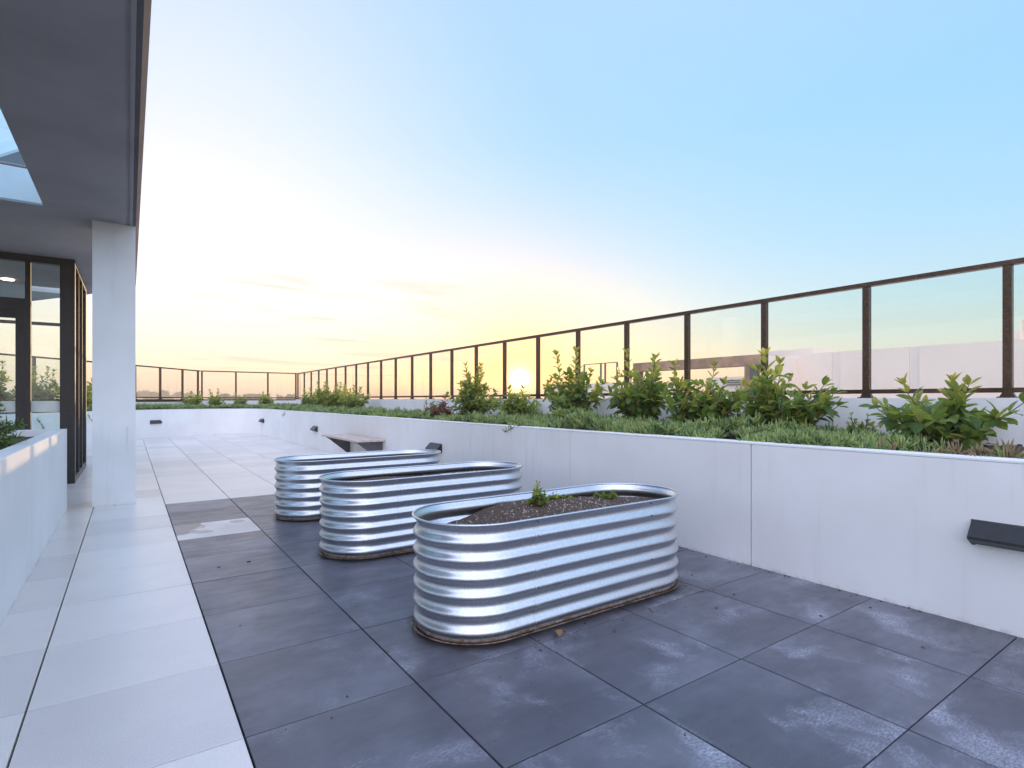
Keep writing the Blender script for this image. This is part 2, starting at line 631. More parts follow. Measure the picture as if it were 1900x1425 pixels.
# ------------------------------------------------------------------ terrace floor
WX = 3.340                   # face of the long planter wall
CURVE = catmull([(3.34, 17.6), (3.30, 18.35), (2.95, 19.0), (2.3, 19.25), (1.5, 19.12), (.6, 18.62), (-.15, 17.75),
                 (-.80, 16.5), (-1.65, 14.9), (-2.6, 13.2), (-3.7, 11.3)], 5)
CURVE = [Vector((p.x, p.y)) for p in CURVE]
floor = MB().box(-6, 6.0, -3, 24.5, -.5, -.034).obj('terrace_floor', M['joint'], kind='structure')
JY, JX = .0034, .0024        # half joint widths (long joints are wider)


def inside(x, y):
    if y < 17.6:
        if x > WX + .02:
            return False
        if y < 11.3:
            return True
    best, side = 1e9, True
    for a, b in zip(CURVE[:-1], CURVE[1:]):
        ab = b - a
        t = max(0, min(1, (Vector((x, y)) - a).dot(ab) / ab.length_squared))
        q = a + ab * t
        d = (Vector((x, y)) - q).length
        if d < best:
            best = d
            side = ab.cross(Vector((x, y)) - a) >= -.001
    return side or best < .12


tile_cache = {}
for j in range(-4, 30):
    y0 = TY + .6 * j
    y1 = y0 + .6
    for k in range(-4, 5):
        x0 = TX + .6 * k
        x1 = x0 + .6
        if k == 4:
            x1 = WX + .004
        if y1 < 7.1:
            if k < -2:
                continue
            if k == -2:
                x0 = -.509
        if k == -4 and y0 < 9.0:
            continue
        if k == -3 and y0 < 6.7:
            continue
        if not any(inside(x, y) for x in (x0 + .05, x1 - .05) for y in (y0 + .05, y1 - .05)):
            continue
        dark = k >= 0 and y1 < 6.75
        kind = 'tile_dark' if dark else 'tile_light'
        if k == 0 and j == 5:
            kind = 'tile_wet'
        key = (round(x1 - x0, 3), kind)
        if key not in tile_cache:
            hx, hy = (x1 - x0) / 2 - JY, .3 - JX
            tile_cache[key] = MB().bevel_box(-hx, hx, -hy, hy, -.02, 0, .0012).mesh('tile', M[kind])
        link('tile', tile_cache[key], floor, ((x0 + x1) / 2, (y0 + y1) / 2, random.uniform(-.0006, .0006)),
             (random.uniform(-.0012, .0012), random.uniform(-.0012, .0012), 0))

# ------------------------------------------------------------------ long planter wall (right and far end)
pw = thing('planter_wall', 'long white rendered planter wall that edges the terrace on the right and curves round the far end', 'wall', (WX, 0, 0))
edges = [-1.55, .25, 2.05, 3.85, 5.66, 7.45, 9.25, 11.05, 12.85, 14.65, 16.45, 17.6]
for a, b in zip(edges[:-1], edges[1:]):
    MB().box(0, .018, a + .0035, b - .0035, -.03, .792).obj('panel', M['wall'], pw)
MB().box(.020, .13, -1.55, 17.6, -.03, .786).obj('core', M['joint'], pw)
MB().bevel_box(-.001, .134, -1.55, 17.6, .794, .806, .002).obj('coping', M['wall'], pw)
seg = []
acc = 0
start = 0
for i in range(1, len(CURVE)):
    acc += (CURVE[i] - CURVE[i - 1]).length
    if acc > 1.75 or i == len(CURVE) - 1:
        seg.append((start, i))
        start, acc = i, 0
for a, b in seg:
    o = ribbon([p.copy() for p in CURVE[a:b + 1]], -.018 if False else 0.0, .018, -.03, .792).obj('panel', M['wall'], pw)
    o.location = (-WX, 0, 0)
for nm, d0, d1, z0, z1, mt in (('core', .020, .13, -.03, .786, 'joint'), ('coping', -.001, .134, .794, .806, 'wall')):
    o = ribbon(CURVE, d0, d1, z0, z1).obj(nm, M[mt], pw)
    o.location = (-WX, 0, 0)
# fix side: path runs away from camera, its right-hand side is the planting side

# kerb behind the planting
FX, FY = 5.43, 22.49
DG = Vector((-.61, -.79)).normalized()      # the far left run
c0 = Vector((2.06, FY))
kerb = thing('kerb_wall', 'low white kerb wall behind the planting that carries the glass balustrade', 'wall', (FX, 0, 0))
kp = [(-1.55, 22.61)]
MB().box(-.12, .14, -1.55, FY + .14, .30, 1.10).obj('kerb', M['wall'], kerb)
MB().box(2.10 - FX, -.122, FY - .12, FY + .14, .30, 1.06).obj('kerb', M['wall'], kerb)
pth = [c0 + DG * s for s in (-.02, 3, 6, 9)]
o = ribbon(pth, -.12, .14, .30, 1.02).obj('kerb', M['wall'], kerb)
o.location = (-FX, 0, 0)
MB().box(2.10 - FX, -.122, FY - .125, FY + .145, 1.062, 1.10).obj('capping', M['bronze'], kerb)
o = ribbon(pth, -.125, .145, 1.022, 1.10).obj('capping', M['bronze'], kerb)
o.location = (-FX, 0, 0)

# soil of the long planter
bed = [(WX + .13, -1.55), (WX + .13, 17.6)] + [(p.x, p.y) for p in offset_path(CURVE, .13)][1:]
e = c0 + DG * 9
bed += [(e.x - .0, e.y - .0), (c0.x, c0.y - .12), (FX - .12, FY - .12), (FX - .12, -1.55)]
poly_slab('garden_soil', bed, [], .45, .745, M['mulch'], kind='structure')

# ------------------------------------------------------------------ glass balustrades


def balustrade(label, p0, d, stations, group):
    root = thing('glass_balustrade', label, 'balustrade', (p0[0], p0[1], 1.10), math.atan2(d[1], d[0]), group)
    # local x runs along the run
    post = MB().box(-.027, .027, -.025, .025, 0.0, .995)
    post.bevel_box(-.055, .055, -.055, .055, 0.0, .010, .003)
    post.add([(-.045, -.025, .010), (.045, -.025, .010), (.027, -.025, .045), (-.027, -.025, .045),
              (-.045, .025, .010), (.045, .025, .010), (.027, .025, .045), (-.027, .025, .045)],
             [(0, 1, 2, 3), (7, 6, 5, 4), (0, 3, 7, 4), (1, 5, 6, 2)])
    pm = post.mesh('post', M['bronze'])
    for s in stations:
        link('post', pm, root, (s, 0, 0))
    panes = {}
    for a, b in zip(stations[:-1], stations[1:]):
        L = round(b - a - .056, 3)
        if L not in panes:
            panes[L] = (MB().box(-L / 2, L / 2, -.005, .005, .078, .994).mesh('glass_pane', M['glass']),
                        MB().box(-L / 2 - .001, L / 2 + .001, -.022, .022, .040, .077).mesh('bottom_rail', M['bronze']))
        link('glass_pane', panes[L][0], root, ((a + b) / 2, 0, 0))
        link('bottom_rail', panes[L][1], root, ((a + b) / 2, 0, 0))
    MB().bevel_box(stations[0] - (.11 if stations[1] < .9 else .027), stations[-1] + .027, -.032, .032, .997, 1.035, .004).obj('top_rail', M['bronze'], root)
    return root


GB = 'runs of bronze glass balustrade round the terrace'
balustrade('long right-hand run of dark bronze glass balustrade on the white kerb behind the shrubs', (FX, 0), (0, 1),
           [1.25 + .9655 * k for k in range(-2, 23)], GB)
balustrade('short straight run of bronze glass balustrade facing the camera across the far end', (2.13, FY), (1, 0),
           [0, 1.1, 2.2, 3.22], GB)
pl = c0 + DG * .10
balustrade('slanting far left run of bronze glass balustrade seen between column and corner', (pl.x, pl.y), (DG.x, DG.y),
           [0, .85, 1.95, 3.05, 4.15, 5.25, 6.35, 7.45, 8.55], GB)

# ------------------------------------------------------------------ left planter wall
lw = thing('planter_box', 'low white rendered planter box in the left foreground beside the glazed lobby', 'planter', (-.505, 0, 0))
MB().bevel_box(-.10, 0, 1.0, 6.94, -.03, .80, .003).obj('side_wall', M['wall'], lw)
MB().bevel_box(-2.4, -.1005, 6.80, 6.94, -.03, .80, .003).obj('end_wall', M['wall'], lw)
MB().box(-2.4, -.101, 1.0, 6.799, .3, .74).obj('soil', M['mulch'], lw)

# ------------------------------------------------------------------ canopy with column
can = thing('canopy', 'deep grey concrete canopy with a skylight opening and one white column at upper left', 'canopy', (0, 0, 0))
SO = 2.90
outer = [(.028, 1.6), (.028, 10.75), (-.57, 11.9), (-1.2, 12.9), (-2.0, 14.15), (-5, 14.15), (-5, 1.6)]
hole1 = [(-.66, 3.0), (-2.3, 3.0), (-2.3, 6.72), (-.66, 6.72)]
hole2 = [(-.86, 11.55), (-1.35, 11.55), (-1.35, 12.2), (-.86, 12.2)]
groove = [(-.018, 1.7), (-.018, 10.6), (.004, 10.6), (.004, 1.7)]
poly_slab('soffit', outer, [hole1, hole2, groove], SO, SO + .02, M['soffit'], can)
poly_slab('slab', outer, [hole1, hole2], SO + .0205, SO + .32, M['wall'], can)
MB().box(-.0175, .0035, 1.71, 10.59, SO + .010, SO + .020).obj('groove_back', M['soffit'], can)
prof = [(.029, 0, SO), (.055, 0, SO), (.084, 0, SO + .026), (.084, 0, SO + .36), (.029, 0, SO + .36)]
MB().prism(prof, ((0, 1.6, 0), (0, 10.75, 0))).obj('fascia', M['fascia'], can)
MB().bevel_box(-.308, .052, 6.96, 7.32, -.0, SO - .001, .0).obj('column', M['wall'], can)
m_ = M['glass'].copy()
m_.name = 'blue_tinted_glass'
for n_ in m_.node_tree.nodes:
    if n_.type == 'BSDF_TRANSPARENT':
        n_.inputs[0].default_value = (.72, .90, .97, 1)
for (x0, x1) in ((-1.498, -.662), (-2.298, -1.502)):
    MB().box(x0, x1, 3.002, 6.718, SO + .335, SO + .347).obj('skylight_pane', m_, can)
ud = Vector((.53, -.848, 0)).normalized()
un = Vector((.848, .53, 0))
q = Vector((-1.71, 11.96, 0))
a, b = q - ud * 2.2, q + ud * .9
pts = [a, b, b + un * .75 - ud * .3, a + un * 1.6]
poly_slab('upper_soffit', [(p.x, p.y) for p in pts], [], 5.0, 5.02, M['darkplate'], can)
a2, b2 = a - un * .06, b - un * .06
poly_slab('upper_edge', [(p.x, p.y) for p in (a2, b2, b - un * .001, a - un * .001)], [], 4.99, 5.10, M['wall'], can)
poly_slab('upper_slab', [(p.x, p.y) for p in pts], [], 5.021, 5.2, M['wall'], can)
c1 = a + ud * .6 + un * .4
MB().box(c1.x - .15, c1.x + .15, c1.y - .15, c1.y + .15, SO + .321, 4.999).obj('upper_column', M['wall'], can)

# ------------------------------------------------------------------ glazed lobby
lob = thing('glazed_lobby', 'black framed glass lobby under the canopy behind the white column', 'lobby', (-.58, 9.07, 0))
FR = M['black']
H = SO - .001


def fbox(name, x0, x1, y0, y1, z0, z1, mat=FR, parent=lob):
    return MB().bevel_box(x0, x1, y0, y1, z0, z1, .002).obj(name, mat, parent)


def pane(x0, x1, y0, y1, z0, z1, parent=lob, name='glass_pane'):
    return MB().box(x0, x1, y0, y1, z0, z1).obj(name, M['glass'], parent)


# front (local x to the left is negative, y = 0 front face, back at 2.33)
fbox('corner_post', -.152, 0, 0, .13, 0, H)
fbox('mullion', -.486, -.435, 0, .09, 0, H - .09)
fbox('mullion', -1.42, -1.36, 0, .09, 0, H - .09)
fbox('mullion', -2.55, -2.49, 0, .09, 0, H - .09)
fbox('head_frame', -3.4, -.153, 0, .09, H - .088, H)
fbox('transom', -1.359, -.487, 0, .09, 2.20, 2.345)
fbox('transom', -2.489, -1.421, 0, .09, 2.20, 2.345)
pane(-.434, -.153, .04, .05, .05, H - .09)
pane(-1.359, -.487, .04, .05, 2.346, H - .09)
pane(-2.489, -1.421, .04, .05, .05, 2.199)
pane(-2.489, -1.421, .04, .05, 2.346, H - .09)
fbox('sill', -.434, -.153, 0, .09, 0, .049)
fbox('sill', -2.489, -1.421, 0, .09, 0, .049)
MB().box(-.434, -.153, .036, .0395, .93, 1.07).obj('frosted_strip', M['white_strip'], lob)
door = MB().bevel_box(-.578, -.488, .01, .06, .01, 2.198, .002).bevel_box(-1.357, -1.27, .01, .06, .01, 2.198, .002) \
    .bevel_box(-1.269, -.579, .01, .06, 2.10, 2.198, .002).bevel_box(-1.269, -.579, .01, .06, .01, .12, .002).obj('door', FR, lob)
MB().box(-1.269, -.579, .03, .04, .121, 2.099).obj('door_glass', M['glass'], door)
MB().box(-1.269, -.579, .026, .0295, .93, 1.07).obj('frosted_strip', M['white_strip'], door)
MB().tube([(-1.31, -.05, .85), (-1.31, -.05, 1.35)], .014, 10).obj('handle', M['galv'], door)
# right side, along y
for (y0, y1) in ((.68, .73), (1.36, 1.42), (2.20, 2.33)):
    fbox('mullion', -.07, 0, y0, y1, 0, H)
for (y0, y1) in ((.131, .679), (.731, 1.359), (1.421, 2.199)):
    pane(-.04, -.03, y0, y1, .08, H - .06)
    fbox('sill', -.07, 0, y0, y1, 0, .079)
    fbox('head_frame', -.07, 0, y0, y1, H - .059, H)
    fbox('transom', -.065, -.041, y0, y1, 2.29, 2.335)
# back
for x in (-.73, -1.85, -2.75):
    fbox('mullion', x - .025, x + .025, 2.25, 2.33, 0, H)
xs = [-.071, -.525, -.575, -1.395, -1.445, -2.525, -2.575, -3.4]
for a_, b_ in ((-.704, -.071), (-1.824, -.756), (-2.724, -1.876), (-3.4, -2.776)):
    pane(a_, b_, 2.285, 2.295, .08, H - .06)
    fbox('transom', a_, b_, 2.25, 2.284, 2.26, 2.31)
    fbox('sill', a_, b_, 2.25, 2.33, 0, .079)
fbox('end_wall', -3.5, -3.401, 0, 2.33, 0, H, M['wall'])
m_, t_, b_ = new_mat('lamp_glow')
b_.inputs['Emission Color'].default_value = (1, .62, .3, 1)
b_.inputs['Emission Strength'].default_value = 9
MB().tube([(-.92, 2.02, H - .012), (-.92, 2.02, H - .001)], .075, 20).obj('downlight', m_, lob)

# ------------------------------------------------------------------ wall lights and bench
hood = [(0, 0, 0), (0, 0, .112), (-.014, 0, .112), (-.078, 0, .046), (-.078, 0, .034), (-.028, 0, .006)]


def wall_light(label, x, y, rz, z=.392):
    o = thing('wall_light', label, 'wall light', (x, y, z), rz, 'black wedge wall lights along the planter wall')
    L = .33
    MB().prism(hood, ((0, -L / 2, 0), (0, L / 2, 0))).obj('hood', M['black'], o)
    MB().bevel_box(.0005, .0015, -L / 2 - .006, L / 2 + .006, -.006, .118, .0005).obj('backplate', M['darkplate'], o)
    MB().box(-.030, -.0295, -L / 2 + .02, L / 2 - .02, .001, .0055).obj('lens', M['white_strip'], o)
    return o


wall_light('big close black wedge wall light cut by the right picture edge', WX - .001, .735, 0)
wall_light('black wedge wall light just behind the farthest steel planter', WX - .001, 6.55, 0)
wall_light('black wedge wall light beyond the far end of the bench', WX - .001, 12.3, 0)
wall_light('small black wedge wall light at the start of the far curve', 3.318, 18.05, R(4))
# on the far curve
i = min(range(len(CURVE)), key=lambda k: abs(CURVE[k].x - .66))
tg = (CURVE[i + 1] - CURVE[i - 1]).normalized()
wall_light('black wedge wall light alone on the far blue wall beside the column', CURVE[i].x - tg.y * -.001, CURVE[i].y, math.atan2(tg.y, tg.x) - R(90))

bn = thing('wall_bench', 'wall mounted slatted bench with two triangular brackets behind the steel planters', 'bench', (WX, 9.22, 0))
for k in range(4):
    x0 = -.478 + .118 * k
    MB().bevel_box(x0, x0 + .108, -.93, .93, .425, .456, .004).obj('slat', M['batten'], bn)
for yy in (-.80, .78):
    MB().prism([(-.44, 0, .423), (-.005, 0, .423), (-.005, 0, .10), (-.04, 0, .10)], ((0, yy - .006, 0), (0, yy + .006, 0))).obj('bracket', M['darkplate'], bn)
MB().box(-.44, -.004, -.79, -.75, .400, .4235).obj('bearer', M['darkplate'], bn)
MB().box(-.44, -.004, .72, .76, .400, .4235).obj('bearer', M['darkplate'], bn)

# ------------------------------------------------------------------ corrugated steel planters


def stadium(half, rad, n=24, m=22):
    """closed outline, returns list of (centre x, normal angle) so that offsets stay parallel"""
    out = []
    for k in range(n + 1):
        a = -math.pi / 2 + math.pi * k / n
        out.append((half, a))
    for k in range(1, m):
        out.append((half - 2 * half * k / m, math.pi / 2))
    for k in range(n + 1):
        a = math.pi / 2 + math.pi * k / n
        out.append((-half, a))
    for k in range(1, m):
        out.append((-half + 2 * half * k / m, -math.pi / 2))
    return out


def steel_bed(label, cx, cy, rz, length, width, h=.535):
    root = thing('raised_garden_bed', label, 'raised bed', (cx, cy, 0), rz, 'corrugated steel raised beds')
    rad = width / 2 - .009
    half = length / 2 - width / 2
    st = stadium(half, rad)
    n = len(st)
    pitch, amp = .0797, .0088
    prof = []
    z = .016
    while z < h + .0001:
        ph = 2 * math.pi * (z - .057) / pitch
        w_ = amp * (math.cos(ph) + .10 * math.cos(2 * ph))
        if z < .03:
            w_ = w_ * (z / .03) + (1 - z / .03) * .004
        prof.append((w_, z))
        z += pitch / 12
    inner = [(w_ - .0016, z) for w_, z in reversed(prof)]
    allp = prof + inner
    vs, fs = [], []
    for (w_, z) in allp:
        for (x, a) in st:
            r = rad + w_ + .0011 * math.sin(8.3 * x + 9 * z + cy) * math.sin(5 * z + 2 * a + cy) 
            vs.append((x + r * math.cos(a), r * math.sin(a), z))
    for i in range(len(allp)):
        i2 = (i + 1) % len(allp)
        for k in range(n):
            k2 = (k + 1) % n
            fs.append((i * n + k, i * n + k2, i2 * n + k2, i2 * n + k))
    MB().add(vs, fs).obj('corrugated_shell', M['galv'], root, smooth=True)
    # rolled rim and base lip
    for nm, zc, ro, rr, mt in (('rim', h, rad + amp + .001, .0055, 'galv'), ('base_lip', .017, rad + .012, .0034, 'lip')):
        vs, fs = [], []
        for q in range(8):
            b = 2 * math.pi * q / 8
            for (x, a) in st:
                r = ro + rr * math.cos(b)
                vs.append((x + r * math.cos(a), r * math.sin(a), zc + rr * math.sin(b)))
        for q in range(8):
            q2 = (q + 1) % 8
            for k in range(n):
                k2 = (k + 1) % n
                fs.append((q * n + k, q * n + k2, q2 * n + k2, q2 * n + k))
        MB().add(vs, fs).obj(nm, M[mt], root, smooth=True)
    # overlapping sheet seams
    for sx, sy in ((-half + .16, -1), (-half + .10, 1)):
        vs, fs = [], []
        for (w_, z) in prof:
            for dx, dr in ((-.016, .0004), (-.0155, .0024), (.0155, .0024), (.016, .0004)):
                vs.append((sx + dx, sy * (rad + w_ + dr), z))
        for i in range(len(prof) - 1):
            for k in range(3):
                fs.append((4 * i + k, 4 * i + k + 1, 4 * i + 5 + k, 4 * i + 4 + k))
        MB().add(vs, fs).obj('seam', M['galv'], root, smooth=False)
    # seam bolts on both long sides
    bm_ = MB().tube([(0, -.004, 0), (0, .003, 0)], .0036, 6).mesh('bolt', M['bolt'])
    for sx, sy in ((-half + .16, -1), (half - .12, -1), (-half + .10, 1), (half - .3, 1)):
        for k in (0, 2, 5):
            zz = .057 + .0797 * k
            link('bolt', bm_, root, (sx, sy * (rad + amp + .002), zz))
        link('bolt', bm_, root, (sx, sy * (rad + .006), .521))
    return root, half, rad


def soil_fill(label, cx, cy, rz, half, rad, zfun, nchips):
    N = 90
    step = (2 * (half + rad)) / N
    r_ = rad - .010
    xs_ = np.linspace(-half - r_, half + r_, N + 1)
    V, F, idx = [], [], {}
    ny = 26
    for i, x in enumerate(xs_):
        dx = max(0, abs(x) - half)
        wy = math.sqrt(max(1e-5, r_ * r_ - dx * dx))
        for j in range(ny + 1):
            y = -wy + 2 * wy * j / ny
            V.append((x, y, zfun(x, y) + random.uniform(-.004, .004)))
    for i in range(N):
        for j in range(ny):
            a = i * (ny + 1) + j
            F.append((a, a + ny + 1, a + ny + 2, a + 1))
    o = MB().add(V, F).obj('potting_soil', M['soil'], None, smooth=True, loc=(cx, cy, 0), label=label, category='soil',
                           group='soil in the steel raised beds')
    o.rotation_euler = (0, 0, rz)
    mb = MB()
    for _ in range(nchips):
        for _t in range(9):
            x, y = random.uniform(-half - r_, half + r_), random.uniform(-r_, r_)
            dx = max(0, abs(x) - half)
            if dx * dx + y * y < (r_ - .015) ** 2:
                break
        else:
            continue
        s = random.choice((.0014, .0018, .0022, .0026, .0036))
        z = zfun(x, y) + s * .4
        rm = Matrix.Translation((x, y, z)) @ Matrix.Rotation(random.uniform(0, 6.28), 4, Vector((random.random(), random.random(), random.random() + .1)).normalized())
        mb.box(-s * 1.3, s * 1.3, -s, s, -s * .7, s * .7, rm)
    c = mb.obj('soil_chips', M['perlite'], o, kind='stuff')
    return o


def zA(x, y):
    u = x + .0
    z = .458 + .046 * math.exp(-((u + .05) / .33) ** 2) + .03 * math.exp(-((u - .18) / .14) ** 2 - ((y - .05) / .12) ** 2)
    z += -.04 * math.exp(-((u + .62) / .22) ** 2) - .035 * math.exp(-((u - .30) / .05) ** 2 - ((y - .12) / .14) ** 2) + .012 * math.exp(-((u - .5) / .2) ** 2)
    return z + .006 * math.sin(17 * x + 9 * y) * math.sin(13 * y - 5 * x)


def zB(x, y):
    return .455 + .02 * math.exp(-((x + .3) / .3) ** 2) + .005 * math.sin(15 * x) * math.sin(11 * y)


def zC(x, y):
    return .462 + .018 * math.exp(-((x + .2) / .25) ** 2) + .005 * math.sin(15 * x) * math.sin(11 * y)


bA = (1.923, 2.315, 0.0, 1.66, .60)
bB = (1.920, 3.885, 0.0, 1.66, .60)
bC = (1.912, 5.335, 0.0, 1.65, .60)
for (cx, cy, rz, L, W_), lab, sl, zf, nc in (
        (bA, 'nearest oval corrugated steel raised bed, rusty round its base, with a leafy seedling', 'dark heaped potting soil with pale chips in the nearest steel bed', zA, 900),
        (bB, 'middle oval corrugated steel raised bed with bare soil showing', 'strip of bare potting soil in the middle steel bed', zB, 300),
        (bC, 'farthest oval corrugated steel raised bed next to the pale paving', 'sliver of bare soil in the farthest steel bed', zC, 150)):
    r_, hf, rd = steel_bed(lab, cx, cy, rz, L, W_)
    soil_fill(sl, cx, cy, rz, hf, rd - .0105, zf, nc)

# ------------------------------------------------------------------ leaves


def leaf_mesh(name, mat, L=.10, W=.046, curl=.25, fold=.35, n=6):
    V, F = [], []
    for i in range(n + 1):
        t = i / n
        wd = W / 2 * (math.sin(math.pi * min(1, (.06 + .94 * t) ** 1.15)) ** .8 if 0 < t < 1 else .04)
        y = L * (t - curl * .25 * t * t)
        z = -L * curl * t * t
        V += [(-wd, y, z + wd * fold), (0, y, z), (wd, y, z + wd * fold)]
    for i in range(n):
        a = 3 * i
        F += [(a, a + 1, a + 4, a + 3), (a + 1, a + 2, a + 5, a + 4)]
    me = grid_mesh(name, np.array(V), np.array(F), mat, True)
    return me


LS = 1.30
LV = {
    'leaf': [leaf_mesh('leaf', M['leaf'], .105, .056, .16, .30), leaf_mesh('leaf', M['leaf'], .098, .048, .02, .45),
             leaf_mesh('leaf', M['leafdark'], .105, .056, .30, .25), leaf_mesh('leaf', M['leafyoung'], .090, .044, -.05, .55)],
    'redleaf': [leaf_mesh('leaf', M['leafred'], .095, .042, .4, .35)],
}


def lquat(d, roll):
    """leaf points along d, upper side turned to the sky"""
    y = d.normalized()
    up = Vector((0, 0, 1))
    x = y.cross(up)
    x = x.normalized() if x.length > 1e-3 else Vector((1, 0, 0))
    z = x.cross(y)
    q = Matrix((x, y, z)).transposed().to_quaternion()
    return Quaternion(y, roll) @ q


def shrub_plan(w_, h, nst, spikes, seed, node=.055):
    """list of stems (points) and leaves (pos, quat, scale, type 0..1 height)"""
    rs = random.Random(seed)
    stems, leaves = [], []
    nst = int(nst * 1.6)
    for s in range(nst):
        az = s * 2.399 + rs.uniform(-.4, .4)
        lean = rs.uniform(.03, 1.0) ** .6
        hh = h * rs.uniform(.62, .92) * (1 - .38 * lean ** 2)
        if s < spikes:
            lean, hh = rs.uniform(.1, .55), h * rs.uniform(.92, 1.08)
        rr = w_ / 2 * lean * rs.uniform(.75, 1.0)
        base = Vector((rs.uniform(-.05, .05), rs.uniform(-.05, .05), 0))
        n = max(5, int(hh / node))
        pts = []
        for i in range(n + 1):
            t = i / n
            k = t ** .75
            pts.append(base + Vector((math.cos(az) * rr * k + rs.uniform(-.006, .006),
                                      math.sin(az) * rr * k + rs.uniform(-.006, .006), hh * t)))
        stems.append((pts, .007))
        pa = rs.uniform(0, 3.14)
        for i in range(1, n + 1):
            t = i / n
            if t < .18 and rs.random() < .6:
                continue
            ax = (pts[i] - pts[i - 1]).normalized()
            u = ax.orthogonal().normalized()
            for q in range(2 if i < n else 4):
                a = pa + i * 1.5708 + q * (math.pi if i < n else 1.5708) + rs.uniform(-.3, .3)
                side = Quaternion(ax, a) @ u
                lift = .55 + .75 * t ** 3 + rs.uniform(-.3, .3)
                d = (side + ax * lift).normalized()
                sz = (1.05 - .25 * t) * rs.uniform(.75, 1.15)
                if t > .85:
                    sz *= .85
                ty = rs.random()
                leaves.append((pts[i] + side * .006, lquat(d, rs.uniform(-.5, .5)), sz, t * (pts[i].z / h), ty))
        # side shoots in the lower half keep the bush closed
        for _ in range(6):
            i = rs.randint(max(1, n // 5), max(2, int(n * .7)))
            a = rs.uniform(0, 6.28)
            d0 = Vector((math.cos(a), math.sin(a), rs.uniform(.1, .9))).normalized()
            Ls = rs.uniform(.09, .24) * h
            e_ = pts[i] + d0 * Ls
            stems.append(([pts[i], pts[i] + d0 * Ls * .5, e_], .004))
            for q in range(5):
                aa = q * 1.2566 + rs.uniform(-.3, .3)
                side = Quaternion(d0, aa) @ d0.orthogonal().normalized()
                d = (side * rs.uniform(.7, 1.2) + d0 * .6).normalized()
                leaves.append((e_ - d0 * rs.uniform(0, Ls * .6), lquat(d, rs.uniform(-.6, .6)), rs.uniform(.7, 1.05), e_.z / h * .8, rs.random()))
    return stems, leaves


def pick(meshes, hgt, ty):
    if len(meshes) == 1:
        return meshes[0]
    if ty < .12 + .75 * max(0, hgt - .40):
        return meshes[3]
    if ty > .55 + .5 * hgt:
        return meshes[2]
    return meshes[0] if ty < .45 else meshes[1]


def shrub(label, x, y, w_, h, nst, spikes, seed, group, z=.74, size=1.0, kinds='leaf', single=True, stem='stem', name='shrub', cat='shrub'):
    root = thing(name, label, cat, (x, y, z), 0, group)
    stems, leaves = shrub_plan(w_ * 1.3, h * 1.06, nst, spikes, seed)
    mb = MB()
    for pts, r in stems:
        mb.tube(pts, [r * (1 - .6 * i / (len(pts) - 1)) for i in range(len(pts))], 5)
    mb.obj('stem', M[stem], root, smooth=True)
    if single:
        if len(leaves) > 296:
            rs = random.Random(seed)
            rs.shuffle(leaves)
        one, rest = leaves[:296], leaves[296:]
        for p, q, s, hg, ty in one:
            link('leaf', pick(LV[kinds], hg, ty), root, p, q, s * size * LS)
    else:
        rest = leaves
    if rest:
        # what is left of the bush: the same leaves joined
        by = {}
        for p, q, s, hg, ty in rest:
            by.setdefault(pick(LV[kinds], hg, ty), []).append((p, q, s))
        mats, V, F, MI = [], [], [], []
        for me, lst in by.items():
            co = np.array([v.co for v in me.vertices])
            fa = np.array([p.vertices for p in me.polygons])
            mi = len(mats)
            mats.append(me.materials[0])
            for p, q, s in lst:
                o = sum(len(a) for a in V)
                V.append(co * s * size * LS @ np.array(q.to_matrix()).T + np.array(p))
                F.append(fa + o)
                MI += [mi] * len(fa)
        me = grid_mesh('foliage', np.concatenate(V), np.concatenate(F), mats[0], True)
        for m in mats[1:]:
            me.materials.append(m)
        me.polygons.foreach_set('material_index', np.array(MI, dtype=np.int32))
        link('foliage', me, root, kind='stuff')
    return root


GS = 'glossy leaved shrubs in the long planter'
shrub('low wide glossy shrub at the right that stands apart from the tall ones', 4.86, 1.47, .95, .45, 7, 3, 11, GS, size=1.12)
shrub('tall dense glossy shrub with an upright sprout, rightmost of the tall shrubs', 4.72, 2.62, .78, .66, 11, 2, 12, GS, z=.76)
shrub('rounded glossy shrub just left of the shrub with the yellow sprout', 4.74, 3.46, .72, .66, 10, 2, 13, GS, z=.76)
shrub('tall leafy glossy shrub in front of the fence left of the brown pavilion', 4.72, 4.26, .74, .78, 11, 3, 14, GS, z=.76)
shrub('glossy shrub with two thin tall leafy spikes right of the setting sun', 4.74, 5.42, .85, .84, 10, 2, 15, GS, z=.76)
shrub('low shrub glowing in front of the setting sun', 4.80, 6.72, .70, .47, 8, 2, 16, GS, z=.76)
shrub('broad shrub just left of the setting sun', 4.70, 7.85, .78, .80, 10, 3, 17, GS, z=.76)
shrub('small dark red leaved plant left of the broad sunlit shrub', 4.62, 8.80, .42, .34, 4, 1, 18, 'small plants in the long planter', kinds='redleaf', stem='redstem', name='red_plant', cat='plant')
GF = 'farther shrubs by the far corner of the planter'
shrub('bushy shrub at the near end of the far corner clump', 4.75, 14.0, .8, .60, 10, 3, 21, GF, single=False, z=.76)
shrub('bushy shrub in the middle of the far corner clump', 4.75, 15.3, .8, .70, 10, 4, 22, GF, single=False, z=.76)
shrub('tall spiky shrub in the far corner clump', 4.72, 16.5, .8, .74, 9, 4, 23, GF, single=False, z=.76)
shrub('last shrub of the far corner clump, nearest the corner post', 4.70, 18.0, .8, .62, 9, 3, 24, GF, single=False, z=.76)
GL = 'small plants along the far white kerb'
